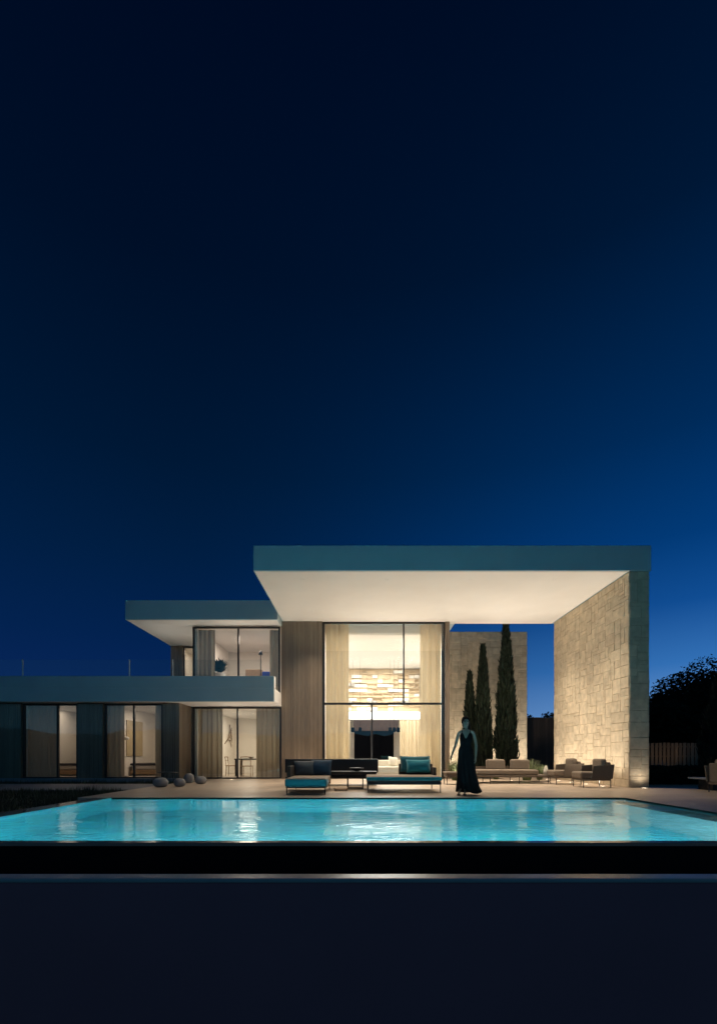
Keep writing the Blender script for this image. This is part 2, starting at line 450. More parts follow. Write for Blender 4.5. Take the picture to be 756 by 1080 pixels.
def window(x0, x1, z0, z1, y, mull=(), trans=(), fw=.055, label=None, ext=()):
    f = MB(); dp = .09
    f.box(x0, x0+fw, y, y+dp, z0, z1); f.box(x1-fw, x1, y, y+dp, z0, z1)
    f.box(x0+fw, x1-fw, y, y+dp, z1-fw, z1); f.box(x0+fw, x1-fw, y, y+dp, z0, z0+.04)
    for mx, a, b_ in mull: f.box(mx-.03, mx+.03, y+.004, y+dp-.004, a, b_)
    for tz in trans: f.box(x0+fw, x1-fw, y-.002, y+dp+.002, tz-.04, tz+.04)
    w = vp('window', f, M_frame)
    if label: w['label'] = label
    g = MB(); g.box(x0+fw-.01, x1-fw+.01, y+.04, y+.052, z0+.03, z1-fw+.01)
    vp('pane', g, M_glass, w)
    return w
window(-1.35, 3.25, 0, 5.905, 17.98, [(1.70, 2.87, 5.85), (.50, .04, 2.79)], [2.83], label='double height glazing of the living room')
window(-11.84, -9.9, .08, 2.7, 16.86, [(-10.62, .1, 2.65)])
window(-8.96, -6.9, .08, 2.7, 16.86, [(-7.93, .1, 2.65)])
window(-6.24, -2.91, .01, 2.7, 18.0, [(-4.56, .04, 2.65)])
window(-6.15, -2.91, 3.22, 5.66, 17.72, [(-4.46, 3.25, 5.6)])
window(-7.7, -6.2, 3.22, 5.66, 21.0, [(-7.1, 3.25, 5.6)])
q = MB(); q.box(-1.27, 3.32, 18.5, 18.6, 5.60, 5.925)
vp('header', q, M_white)
vp('jamb', MB().box(3.14, 3.255, 18.075, 18.13, 0, 5.9), M_frame); vp('jamb', MB().box(-1.36, -1.27, 18.075, 18.13, 0, 5.9), M_frame)

# rooms
def room(x0, x1, y0, y1, z0, z1, th=.1, wall=M_room, floor=M_floor, cy0=None, wz=0):
    a = MB(); a.box(x0, x1, y1, y1+th, z0, z1); vp('back_wall', a, wall)
    for s, xx in ((0, x0-th), (1, x1)):
        a = MB(); a.box(xx, xx+th, y0, y1+th, z0, z1+wz); vp('side_wall', a, wall)
    a = MB(); a.box(x0-.0, x1+.0, cy0 or y0, y1, z1-.02, z1+.02); vp('ceiling', a, M_white)
    a = MB(); a.box(x0+.0, x1-.0, y0, y1, z0-.04, z0+.004); vp('floor', a, floor)
room(-1.28, 3.33, 18.1, 26.0, 0, 5.6, cy0=18.605, wz=.325)
room(-11.8, -9.45, 16.98, 21.0, .08, 2.7)
room(-8.95, -6.42, 16.98, 21.0, .08, 2.7)
room(-6.10, -3.0, 18.1, 23.5, .01, 2.7)
room(-6.03, -3.0, 17.85, 22.2, 3.22, 5.7)
room(-7.9, -6.2, 21.1, 22.8, 3.22, 5.7)

# living room fittings
q = MB(); q.box(-1.275, 3.325, 25.2, 25.99, 2.76, 3.2)
vp('mezzanine_beam', q, M_white)
q = MB(); q.box(-1.2, 3.25, 25.185, 25.197, 2.80, 3.16)
vp('cove_light', q, emit('cove_lamp', (1, .95, .88), 1.15))['label'] = 'bright luminous band over the living room'

# railing of the upstairs terrace
for xa, xb in ((-15.2, -11.68), (-11.62, -7.98), (-7.92, -6.48), (-6.42, -3.35)):
    rl = vp('railing', MB().box(xa, xb, 16.56, 16.575, 3.60, 4.2), M_railglass)
    for xx in (xa, ):
        vp('post', MB().box(xx-.03, xx-.005, 16.55, 16.59, 3.6, 4.21), M_white, rl)

# lamps of the rooms (recessed ceiling panels)
area('room_lamp', (1.0, 20.2, 5.55), 3.4, 2.2, 370, (1, .96, .90))
area('room_lamp', (1.0, 23.6, 5.55), 3.4, 2.2, 370, (1, .96, .90))
area('room_lamp', (-10.9, 18.6, 2.66), 1.5, 1.2, 19, (1, .80, .62))
area('room_lamp', (-7.6, 18.6, 2.66), 1., 1., 36, (1, .80, .62))
area('room_lamp', (-4.5, 20.5, 2.66), 1.4, 1.6, 112, SOFT)
area('room_lamp', (-4.5, 19.7, 5.65), 1.4, 1.4, 75, (1, .82, .70))
area('room_lamp', (-7.0, 21.9, 5.65), .6, .6, 16, (1, .78, .58))

# ---------------------------------------------------------------- garden wall behind, cypresses
gw = tag(obj('garden_wall', stone_block(3.55, 7.75, 22.0, 22.5, 6.58, 40, 'SE'), [M_mortar, M_stone]), 'tall stone block wall behind the three cypresses', 'wall')

def spindle(name, label, x, y, h, rmax, seed, n, group, lean=0):
    q = random.Random(seed)
    T = thing(name, label, 'tree', (x, y, -.05), 0, group)
    m = MB(); m.tube([(0, 0, 0), (0, 0, h*.3), (0, 0, h*.8)], [.09, .07, .02], 7); obj('trunk', m, M_bark, T)
    m = MB()
    prof = lambda t_: rmax * (min(1, t_/.10)**.7) * (1 - max(0, (t_-.22)/.78))**.72 if t_ < 1 else 0
    for k in range(n):
        t_ = q.random()**.85
        a = q.random()*2*math.pi
        rr = prof(t_) * (1 + .22*noise.noise(Vector((math.cos(a)*1.3, math.sin(a)*1.3, t_*7 + seed)))) * (q.random()**.35) * q.choice((1, 1, 1, 1.14))
        zz = .12 + t_*(h-.2)
        c0 = Vector((rr*math.cos(a), rr*math.sin(a), zz))
        L = q.uniform(.16, .34); wd = q.uniform(.025, .05)
        out = Vector((math.cos(a), math.sin(a), 0))
        up = (Vector((0, 0, 1)) + out*q.uniform(-.02, .45) + Vector((q.uniform(-.15, .15), q.uniform(-.15, .15), 0))).normalized()
        sd = up.cross(out).normalized(); sd = (sd*math.cos(k) + out*math.sin(k)).normalized()
        m.quad(c0 - sd*wd*.6, c0 + sd*wd*.6, c0 + up*L*.6 + sd*wd*.7, c0 + up*L, mi=0)
    obj('crown', m, M_leaf, T)
    return T
spindle('cypress_tree', 'tallest slender cypress, in front of the right half of the stone wall', 6.36, 20.6, 6.75, .45, 11, 9000, 'cypresses before the stone wall')
spindle('cypress_tree', 'middle sized cypress touching the smallest one', 5.36, 20.6, 5.6, .39, 12, 7500, 'cypresses before the stone wall')
spindle('cypress_tree', 'smallest cypress, behind the head of the woman', 4.86, 20.9, 4.5, .33, 13, 5200, 'cypresses before the stone wall')
spindle('cypress_tree', 'wide dark evergreen at the right edge beyond the hedge', 12.72, 16.6, 4.1, .75, 14, 7000, 'dark evergreens on the right')

def tree(label, x, y, h, cr, seed, n, lobes, group, leaf=.25):
    q = random.Random(seed)
    T = thing('broadleaf_tree', label, 'tree', (x, y, -.1), 0, group)
    m = MB(); pts = [(0, 0, 0), (.1, .05, h*.25), (-.05, 0, h*.5), (.1, 0, h*.75)]
    m.tube(pts, [.22, .17, .13, .06], 8)
    L = []
    for k in range(lobes):
        a = 2*math.pi*k/lobes + q.uniform(-.4, .4); rr = cr*q.uniform(.25, .85); zz = h*(.22+.62*((k*.618) % 1))
        c0 = Vector((rr*math.cos(a), rr*math.sin(a), zz)); L.append((c0, cr*q.uniform(.40, .62)))
        m.tube([(0, 0, h*.35), c0*.55 + Vector((0, 0, h*.12)), c0], [.1, .06, .02], 6)
    obj('trunk', m, M_bark, T)
    m = MB()
    for k in range(n):
        c0, rad = q.choice(L)
        v = Vector((q.gauss(0, 1), q.gauss(0, 1), q.gauss(0, 1))).normalized()*rad*(q.random()**.4)
        v.z *= .72
        p = c0 + v
        if noise.noise(p*1.1 + Vector((seed, 0, 0))) < -.42: continue
        s = leaf*q.uniform(.6, 1.1)
        u = Vector((q.gauss(0, 1), q.gauss(0, 1), q.gauss(0, .7))).normalized(); w_ = u.orthogonal().normalized()
        m.quad(p - u*s*.5, p + w_*s*.42, p + u*s*.5, p - w_*s*.42)
    obj('crown', m, M_leaf2, T)
    return T
gt = 'dark trees beyond the fence on the right'
tree('dark spreading tree rising highest beyond the slat fence', 26.2, 34, 7.6, 4.4, 21, 30600, 14, gt)
tree('dark rounded tree against the sky just right of the canopy wall', 22.6, 33, 6.2, 3.4, 22, 25200, 13, gt)
tree('dark tree filling the gap low behind the slat fence', 23.4, 29, 4.6, 3.2, 23, 23400, 13, gt)
tree('dark tree behind the wide evergreen at the right edge', 29.5, 36, 8.6, 4.2, 24, 23400, 13, gt)
tree('small dark tree just clear of the stone pier, behind the low fence', 19.6, 30, 4.2, 2.6, 27, 19800, 12, gt)
tree('low dark bushy tree between the two tallest trees', 26.4, 29, 4.3, 3.2, 28, 21600, 13, gt)
gt2 = 'far trees in the gap beside the stone wall'
tree('far low round tree seen over the tall fence', 15.6, 42, 5.3, 2.0, 25, 2600, 7, gt2)
tree('far thin tree right beside the lit stone wall of the canopy', 17.6, 42, 5.7, 1.3, 26, 1500, 6, gt2)

# fences, hedge
def fence(name, label, x0, x1, y, z1, step, w, m, seed):
    T = thing(name, label, 'fence', ((x0+x1)/2, y, G))
    q = random.Random(seed); mb = MB(); p = x0
    while p < x1:
        mb.box(p, p+w, y+q.uniform(-.006, .006), y+.03+q.uniform(0, .01), G+.06, z1+q.uniform(-.015, .015)); p += step
    obj('slats', mb, m, T, world=True)
    mb = MB()
    for zz in (G+.3, (z1+G)*.6, z1-.2): mb.box(x0, x1, y+.045, y+.09, zz, zz+.07)
    obj('rail', mb, m, T, world=True)
    k = x0
    while k <= x1:
        mb = MB(); mb.box(k-.04, k+.04, y+.092, y+.17, G-.2, z1-.05); obj('post', mb, m, T, world=True); k += 2.4
fence('slat_fence', 'tall brown board fence between the stone wall and the canopy pier', 8.0, 12.8, 24.2, 2.8, .105, .10, M_slatdk, 31)
fence('slat_fence', 'low pale wooden slat fence beyond the dark hedge', 11.0, 18.2, 20.2, 1.42, .17, .125, M_slat, 32)
q = random.Random(5)
m = MB()
for k in range(9000):
    x_, y_, z_ = q.uniform(8.1, 12.4), q.uniform(14.35, 15.35), q.uniform(0, 1)**.7*.60
    zt = .56 + .07*noise.noise(Vector((x_*2.2, y_*2.2, 0)))
    z_ = min(z_, zt); s = q.uniform(.04, .09)
    u = Vector((q.gauss(0, 1), q.gauss(0, 1), q.gauss(0, 1))).normalized(); w_ = u.orthogonal().normalized(); p = Vector((x_, y_, z_-.04))
    m.quad(p-u*s, p+w_*s*.6, p+u*s, p-w_*s*.6)
m.box(8.25, 12.25, 14.5, 15.2, -.06, .4)
tag(obj('hedge', m, M_leaf2), 'low clipped dark hedge in front of the slat fence', 'hedge')

# grasses
def tuft(label, x, y, h, r_, n, seed, z0=0., m_=None, group='feathery grasses behind the terrace seats'):
    q = random.Random(seed); mb = MB()
    for k in range(n):
        a = q.random()*6.283; rr = r_*.35*q.random()**.5; L = h*q.uniform(.6, 1.05); out = Vector((math.cos(a), math.sin(a), 0)); side = Vector((-out.y, out.x, 0))
        p = out*rr; bend = q.uniform(.15, 1)*r_
        p1 = p + out*bend*.35 + Vector((0, 0, L*.6)); p2 = p + out*bend + Vector((0, 0, L)); w_ = .007
        mb.quad(p-side*w_, p+side*w_, p1+side*w_*.8, p1-side*w_*.8); mb.quad(p1-side*w_*.8, p1+side*w_*.8, p2+side*w_*.2, p2-side*w_*.2)
    o = obj('grass_tuft', mb, m_ or M_grassb); o.location = (x, y, z0)
    return tag(o, label, 'plant', group)
tuft('pale grass tuft at the house corner, left of the woman', 3.42, 16.9, .66, .32, 420, 1)
tuft('grass tuft just behind the shoulder-bare woman, at the bench start', 4.0, 17.6, .75, .30, 380, 2)
tuft('grass tuft between the two sofa back cushions', 5.05, 17.6, .62, .26, 300, 6)
tuft('wide green grass tuft right of the last sofa cushion', 5.95, 16.9, .74, .40, 520, 3)
tuft('narrow grass tuft by the lantern at the foot of the fence', 6.55, 17.3, .55, .25, 260, 4)

# lawn on the left: grass nobody could count
mb = MB(); q = random.Random(9)
for k in range(26000):
    x_ = -5.95 - 9*q.random()**1.3; y_ = q.uniform(5.2, 16.6)
    if -12.7 < x_ < -5.86 and 12.5 < y_ < 15.4: continue
    L = q.uniform(.05, .16)*(1+.7*noise.noise(Vector((x_*.8, y_*.8, 0)))); a = q.random()*6.283; w_ = .008
    s = Vector((math.cos(a)*w_, math.sin(a)*w_, 0)); p = Vector((x_, y_, G)); e = Vector((q.uniform(-.05, .05), q.uniform(-.05, .05), L))
    f = mb.bm.faces.new([mb.bm.verts.new(v) for v in (p-s, p+s, p+e)])
o = obj('grass', mb, M_lawn); o['kind'] = 'stuff'
for k, (x_, y_, hh, rr, lb) in enumerate(((-9.0, 11.4, .34, .5, 'low dark shrub-like grass clump nearest the pool corner'), (-10.4, 12.0, .42, .55, 'dark grass clump in the middle of the left lawn'), (-11.6, 11.2, .38, .5, 'dark grass clump at the left edge of the lawn'))):
    tuft(lb, x_, y_, hh, rr, 500, 50+k, G, M_lawn, 'dark grass clumps on the left lawn')

# ---------------------------------------------------------------- curtains
def curtain(label, x0, x1, y, z0, z1, m, seed, amp=.06, pitch=.19, taper=0., side=0, group=None):
    q = random.Random(seed); n = max(8, int((x1-x0)/pitch*8)); mb = MB(); ph = q.random()*6
    rows = 7; grid = []
    for j in range(rows):
        t_ = j/(rows-1); row = []
        for i in range(n+1):
            u = i/n
            a = amp*(.75+.25*math.sin(i*.31+seed)) * (1-.35*t_)
            xx = x0 + u*(x1-x0)
            if taper: xx += taper*(1-t_)*(u if side > 0 else (u-1))*-1
            row.append(mb.bm.verts.new((xx, y + a*(math.sin(2*math.pi*u*(x1-x0)/pitch + ph + .25*math.sin(3*t_+u*5) + .9*math.sin(5.3*u*(x1-x0)/pitch*.6+seed)) + .25*math.sin(4*math.pi*u*(x1-x0)/pitch+seed)), z0+(z1-z0)*t_)))
        grid.append(row)
    for j in range(rows-1):
        for i in range(n):
            f = mb.bm.faces.new((grid[j][i], grid[j][i+1], grid[j+1][i+1], grid[j+1][i])); f.smooth = True
    o = obj('curtain', mb, m)
    return tag(o, label, 'curtain', group or 'full height curtains in the windows')
curtain('tall pale curtain at the left side of the living room glazing', -1.26, -.37, 18.3, .02, 5.9, M_sheer, 1, .09, .24)
curtain('tall pale curtain at the right side of the living room glazing', 2.36, 3.16, 18.3, .02, 5.9, M_sheer, 2, .09, .24)
curtain('wide dark curtain in the leftmost ground floor window', -12.06, -10.66, 17.05, .1, 2.66, M_curt, 3, .022, .15)
curtain('narrow curtain left of the bedroom window with the canvas', -9.14, -8.36, 17.05, .1, 2.66, M_curt, 4)
curtain('dark curtain right of the bedroom window with the canvas', -7.24, -6.88, 17.05, .1, 2.66, M_curt, 5)
curtain('wide pleated curtain left of the dining window', -6.09, -5.16, 18.2, .02, 2.66, M_curt, 6)
curtain('wide pleated curtain right of the dining window', -3.90, -3.01, 18.2, .02, 2.66, M_curt, 7)
curtain('upstairs curtain on the left of the bedroom glass', -6.02, -5.38, 17.95, 3.24, 5.6, M_curt, 8)
curtain('upstairs curtain on the right of the bedroom glass', -3.33, -3.01, 17.95, 3.24, 5.6, M_curt, 9)
curtain('warm curtain at the back of the living room beside the dark niche', 2.15, 3.28, 25.0, .02, 2.72, M_sheer, 10)
curtain('narrow warm curtain at the back left of the living room', -1.2, -.45, 25.0, .02, 2.72, M_sheer, 11)

# ---------------------------------------------------------------- interior things
kc = thing('kitchen_cabinet', 'black cabinet wall at the back of the living room', 'cabinet', (.75, 25.0, 0))
M_cab = mat('cabinet_black', (.002, .002, .0025), .9, .1, 8., spec=.0)
obj('body', MB().box(-.22, 1.82, 24.7, 25.15, 0, 2.15), M_cab, kc, world=True)
obj('top_panel', MB().box(-.25, 2.05, 24.8, 25.15, 2.152, 2.72), mat('brown_panel', (.05, .034, .028), .8, spec=.1), kc, world=True)
for i in range(3): obj('door', MB().box(-.20+.67*i, .44+.67*i, 24.675, 24.698, .05, 2.1), M_cab, kc, world=True)

sh = thing('wall_shelf', 'backlit wall of pale shelf boxes above the luminous band', 'shelf', (1, 25.98, 3.2))
obj('back_panel', MB().box(-1.27, 3.32, 25.9, 25.985, 3.21, 5.57), M_shelf, sh, world=True)
q = random.Random(77)
used = [[0]*16 for _ in range(9)]
for j in range(9):
    for i in range(16):
        if used[j][i] or q.random() < .06: continue
        w_ = q.choice((1, 1, 2, 2)); w_ = min(w_, 16-i)
        if any(used[j][i:i+w_]): continue
        used[j][i:i+w_] = [1]*w_
        xa = -1.22+i*.282; xb = xa+w_*.282-.02; za = 3.28+j*.25; zb_ = za+.25-.03; kind = q.random(); dp = q.choice((.05, .09, .13, .18))
        m = MB()
        if kind < .50:
            m.box(xa, xb, 25.9-dp, 25.897, za+.03, zb_-.03); obj('shelf_box', m, M_boxw, sh, world=True)
        elif kind < .60:
            m.box(xa, xb, 25.9-dp, 25.897, za, za+.03); obj('shelf_board', m, M_shelf, sh, world=True)
        else:
            m.box(xa, xb, 25.9-dp, 25.897, za, za+.02); m.box(xa, xb, 25.9-dp, 25.897, zb_-.02, zb_); m.box(xa, xa+.02, 25.9-dp, 25.897, za+.0205, zb_-.0205); m.box(xb-.02, xb, 25.9-dp, 25.897, za+.0205, zb_-.0205)
            obj('shelf_box', m, M_shelf, sh, world=True)
for k, (xx, zz, lb) in enumerate(((-.75, 3.67, 'row of books on a left shelf box'), (.55, 3.67, 'row of books on a shelf box near the middle mullion'), (2.3, 3.67, 'row of books on a right shelf box'), (-.6, 4.63, 'row of books high up at the left of the shelf wall'))):
    m = MB(); p = xx
    for i in range(11): w_ = q.uniform(.03, .05); m.box(p, p+w_-.003, 25.66, 25.74, zz-.02, zz+q.uniform(.13, .19)); p += w_
    tag(obj('book_row', m, M_book), lb, 'books', 'books on the shelf wall')
for i in range(5): area('shelf_lamp', (-.9+.95*i, 25.35, 3.24), .7, .06, 2.2, (1, .88, .68), (R(180-35), 0, 0))

def bed(label, x0, x1, y0, y1, z, seed):
    T = thing('bed', label, 'bed', ((x0+x1)/2, (y0+y1)/2, z), 0, 'beds in the ground floor rooms')
    obj('bed_base', MB().box(x0, x1, y0, y1, z+.06, z+.24), M_wood, T, world=True, bevel=.02)
    obj('mattress', MB().box(x0+.03, x1-.03, y0+.03, y1-.03, z+.243, z+.46), M_linen, T, world=True, bevel=.06, bseg=4)
    m = MB(); m.box(x0-.01, x0+(x1-x0)*.55, y0-.01, y1+.01, z+.40, z+.49); obj('blanket', m, M_blanket, T, world=True, bevel=.03, bseg=3)
    for yy in (y0+.15, y0+(y1-y0)*.55):
        m = MB(); m.box(x1-.55, x1-.08, yy, yy+(y1-y0)*.36, z+.47, z+.63); obj('pillow', m, M_linen, T, world=True, bevel=.07, bseg=4)
bed('bed with dark blanket in the leftmost room', -11.72, -9.9, 18.5, 20.3, .084, 1)
bed('bed with dark blanket below the canvas', -8.88, -7.0, 18.6, 20.4, .084, 2)
tag(obj('wall_canvas', MB().box(-8.948, -8.91, 18.4, 19.75, .86, 2.25), M_canvas, bevel=.006), 'large beige canvas on the bedroom wall above the bed', 'wall art')
m = MB(); m.lathe([(.03, 0), (.10, .03), (.11, .10), (.03, .14)], -8.72, 17.95, 1.45, 14)
o = thing('floor_lamp', 'slim reading lamp with pale shade beside the canvas', 'lamp', (-8.8, 17.95, .084))
obj('shade', m, M_white, o, world=True)
obj('stem', MB().tube([(-8.8, 17.95, .1), (-8.8, 17.95, 1.62), (-8.72, 17.95, 1.66), (-8.72, 17.95, 1.585)], .012).lathe([(.12, 0), (.12, .02)], -8.8, 17.95, .086, 16), M_black, o, world=True)

# dining
dt = thing('dining_table', 'small dark dining table behind the dining window', 'table', (-4.62, 20.0, .01))
obj('table_top', MB().box(-5.1, -4.0, 19.6, 20.6, .70, .75), M_black, dt, world=True, bevel=.008)
for xx, yy in ((-5.03, 19.68), (-4.1, 19.68), (-5.03, 20.52), (-4.1, 20.52)): obj('leg', MB().box(xx-.045, xx+.045, yy-.045, yy+.045, .012, .698), M_black, dt, world=True)
tag(obj('bowl', MB().lathe([(.05, 0), (.12, .05), (.14, .08), (.12, .075), (.04, .02)], -4.5, 20.0, .752, 16), M_white), 'white bowl on the dark dining table', 'bowl')
def dchair(name, label, x, y, rz):
    T = thing(name, label, 'chair', (x, y, .014), rz, 'chairs at the dining table')
    obj('seat', MB().box(-.21, .21, -.21, .21, .42, .455), M_wood, T, bevel=.01)
    for a in (-.18, .18):
        for b_ in (-.18, .18): obj('leg', MB().tube([(a*1.08, b_*1.08, 0), (a, b_, .42)], .015, 6), M_wood, T)
    m = MB(); m.tube([(-.19, .19, .45), (-.2, .23, .82)], .014, 6); m.tube([(.19, .19, .45), (.2, .23, .82)], .014, 6); m.tube([(-.2, .23, .8), (0, .27, .81), (.2, .23, .8)], .02, 6); m.tube([(-.2, .22, .65), (0, .25, .66), (.2, .22, .65)], .012, 6)
    obj('backrest', m, M_wood, T)
    return T
dc = dchair('dining_chair', 'wooden chair at the left end of the dining table', -5.27, 19.9, R(90))
dup(dc, (-4.5, 19.3, .014), R(180), 'wooden chair at the near long side of the dining table')
m = MB(); q = random.Random(3)
def branch(p, a, L, lv):
    e = (p[0]+0, p[1]+L*math.cos(a), p[2]+L*math.sin(a)); m.tube([p, e], 0.010+.004*lv, 5)
    if lv: 
        for da in (q.uniform(.3, .7), -q.uniform(.3, .7), q.uniform(-.2, .2)): branch(e, a+da, L*q.uniform(.6, .8), lv-1)
branch((-6.06, 21.7, 1.42), .40, .50, 3)
tag(obj('branch_sculpture', m, mat('bronze', (.22, .15, .09), .5)), 'branching wire sculpture on the dining room wall', 'wall art')

# upstairs
pl = thing('potted_plant', 'leafy dark plant in a tall white pot behind the upstairs window', 'plant', (-5.45, 18.7, 3.226))
obj('pot', MB().lathe([(.15, 0), (.20, .05), (.25, .86), (.22, .87), (.20, .80)], seg=20), M_white, pl)
m = MB(); q = random.Random(8)
for k in range(130):
    a = q.random()*6.283; e = q.uniform(.0, 1.3); L = q.uniform(.25, .5); d_ = Vector((math.cos(a)*math.cos(e), math.sin(a)*math.cos(e), math.sin(e))); sd = Vector((-d_.y, d_.x, 0)).normalized()*.045
    p = Vector((q.uniform(-.1, .1), q.uniform(-.1, .1), .86+q.uniform(0, .25))); m.quad(p, p+d_*L*.5-sd+Vector((0, 0, .06)), p+d_*L, p+d_*L*.5+sd+Vector((0, 0, .06)))
obj('foliage', m, M_leaf2, pl)
o = thing('sideboard', 'tall brown sideboard behind the upstairs window', 'cabinet', (-4.4, 20.2, 3.226))
obj('body', MB().box(-.33, .33, -.2, .2, .1, 1.26), M_wood, o, bevel=.006)
for a in (-.165, .165): obj('door', MB().box(a-.158, a+.158, -.216, -.202, .14, 1.22), M_wood, o)
for a in (-.3, .3): obj('leg', MB().box(a-.02, a+.02, -.18, .18, 0, .098), M_black, o)
o = thing('easy_chair', 'blue high-backed chair at the right of the upstairs room', 'chair', (-3.72, 19.6, 3.226))
M_blue = mat('blue_fabric', (.02, .05, .26), .9, .1, 20.)
obj('seat', MB().box(-.3, .3, -.32, .3, .3, .5), M_blue, o, bevel=.04, bseg=3)
obj('backrest', MB().box(-.3, .3, .302, .42, .3, 1.16), M_blue, o, bevel=.04, bseg=3)
for a in (-.26, .26):
    for b_ in (-.28, .36): obj('leg', MB().tube([(a, b_, 0), (a, b_, .3)], .016, 6), M_black, o)
o = thing('floor_lamp', 'thin dark lamp pole beside the blue upstairs chair', 'lamp', (-3.98, 19.45, 3.226))
obj('stem', MB().tube([(0, 0, .02), (0, 0, 1.75)], .016, 6).lathe([(.13, 0), (.13, .02)], seg=16), M_black, o)
obj('lamp_shade', MB().lathe([(.09, 1.751), (.05, 1.9), (.03, 1.91)], seg=16), M_black, o)

# pendant spots over the kitchen
def pend(label, x, y=23.4):
    T = thing('pendant_lamp', label, 'lamp', (x, y, 0), 0, 'black pendant spots in the living room')
    obj('cord', MB().tube([(0, 0, 2.25), (0, 0, 5.57)], .004, 5), M_cab, T)
    obj('lamp_shade', MB().lathe([(.075, 2.02), (.08, 2.03), (.08, 2.24), (.05, 2.25)], seg=14), M_cab, T)
for x_, lb in ((-.28, 'leftmost black pendant spot before the cabinet'), (.08, 'second black pendant spot from the left'), (1.55, 'black pendant spot at the left of the right-hand three'), (1.75, 'middle one of the three right-hand black pendant spots'), (1.95, 'rightmost black pendant spot by the warm curtain')): pend(lb, x_)

# white sofa inside
o = thing('sofa', 'white upholstered sofa just inside the living room glass', 'sofa', (1.5, 19.6, .006))
obj('seat', MB().box(-.75, .65, -.4, .4, .12, .42), M_cream, o, bevel=.05, bseg=3)
obj('backrest', MB().box(-.75, .65, .4, .6, .12, .68), M_cream, o, bevel=.05, bseg=3)
obj('armrest', MB().box(-.95, -.752, -.4, .6, .12, .50), M_cream, o, bevel=.05, bseg=3)
obj('armrest', MB().box(.652, .85, -.4, .6, .12, .50), M_cream, o, bevel=.05, bseg=3)
for a in (-.85, .75):
    for b_ in (-.35, .52): obj('leg', MB().tube([(a, b_, 0), (a, b_, .12)], .02, 6), M_black, o)

def cushion(name, label, loc, w, h, th, m, rot=(0, 0, 0), group=None):
    mb = MB(); n = 10
    for s in (1, -1):
        g_ = [[mb.bm.verts.new(((u/n-.5)*w*(1-.06*math.sin(math.pi*v/n)), s*th*.5*((math.sin(math.pi*u/n)*math.sin(math.pi*v/n))**.45), (v/n-.5)*h*(1-.06*math.sin(math.pi*u/n)))) for u in range(n+1)] for v in range(n+1)]
        for a in range(n):
            for b_ in range(n):
                f = mb.bm.faces.new((g_[a][b_], g_[a][b_+1], g_[a+1][b_+1], g_[a+1][b_])); f.smooth = True
    bmesh.ops.remove_doubles(mb.bm, verts=mb.bm.verts, dist=.0005); bmesh.ops.recalc_face_normals(mb.bm, faces=mb.bm.faces)
    o = obj(name, mb, m); o.location = loc; o.rotation_euler = rot
    return tag(o, label, 'pillow', group)
cushion('pillow', 'cream square pillow on the white sofa inside', (1.42, 19.74, .63), .40, .40, .20, M_cream, (R(-20), R(9), R(6)))

# ---------------------------------------------------------------- terrace furniture
# teal chaise
ch = thing('chaise_daybed', 'square chaise with teal seat front and two dark pillows', 'daybed', (-1.18, 11.55, 0))
obj('mattress', MB().box(-.46, .46, -.87, .80, .185, .37), M_tanlit, ch, bevel=.04, bseg=3)
obj('unlit_front', MB().box(-.468, .468, -.882, -.30, .178, .352), M_teal, ch, bevel=.04, bseg=3)  # cushion front in its own teal, where the painted warm light stops
obj('frame', MB().box(-.45, .45, -.84, .84, .145, .176), M_black, ch, bevel=.006)
obj('backrest', MB().box(-.56, .46, .805, .87, .16, .72), M_rope, ch, bevel=.015)
obj('side_panel', MB().box(-.56, -.475, .1, .80, .16, .62), M_rope, ch, bevel=.015)
for a in (-.43, .43):
    for b_ in (-.82, .80): obj('leg', MB().tube([(a, b_, 0), (a, b_, .15)], .013, 6), M_black, ch)
cushion('pillow', 'grey pillow leaning at the back of the teal chaise', (-1.37, 12.12, .56), .52, .40, .20, M_grey, (R(-20), 0, R(8)), 'pillows on the terrace daybeds')
cushion('pillow', 'navy pillow beside the grey one on the teal chaise', (-.95, 12.18, .57), .54, .42, .20, M_navy, (R(-18), 0, R(-4)), 'pillows on the terrace daybeds')
# wide daybed
db = thing('daybed', 'wide low daybed with dark teal mattress beside the woman', 'daybed', (1.08, 11.9, 0))
obj('mattress', MB().box(-.88, .88, -.68, .72, .275, .385), M_tanlit, db, bevel=.035, bseg=3)
obj('unlit_border', MB().box(-.888, .888, -.692, -.2, .283, .372), M_teal, db, bevel=.03, bseg=3)  # same mattress, teal where no warm light is painted
obj('frame', MB().box(-.87, .87, -.66, .74, .19, .273), M_black, db, bevel=.008)
obj('backrest', MB().box(-.02, .86, .62, .74, .275, .66), M_rope, db, bevel=.02)
obj('armrest', MB().box(.80, .87, .05, .615, .275, .58), M_rope, db, bevel=.02)
for a in (-.85, .85):
    for b_ in (-.64, .70): obj('leg', MB().tube([(a, b_, 0), (a, b_, .19)], .012, 6), M_black, db)
cushion('pillow', 'dark teal pillow leaning on the daybed backrest', (1.55, 12.36, .60), .64, .36, .20, M_teal, (R(-16), 0, 0), 'pillows on the terrace daybeds')
cushion('pillow', 'larger dark pillow behind the teal one on the daybed', (1.48, 12.52, .66), .80, .42, .16, M_tealdk, (R(-12), 0, 0), 'pillows on the terrace daybeds')
# black sofa seen from behind
bs = thing('outdoor_sofa', 'long low black sofa seen from behind the coffee table', 'sofa', (-.75, 14.2, 0))
obj('backrest', MB().box(-1.38, 1.32, -.4, -.32, .38, .78), M_black, bs, bevel=.02)
obj('seat', MB().box(-1.34, 1.28, -.315, .45, .27, .42), M_blanket, bs, bevel=.04, bseg=3)
obj('frame', MB().box(-1.36, 1.3, -.38, .46, .22, .266), M_black, bs)
for a in (-1.3, 1.25):
    for b_ in (-.34, .42): obj('leg', MB().tube([(a, b_, 0), (a, b_, .22)], .014, 6), M_black, bs)
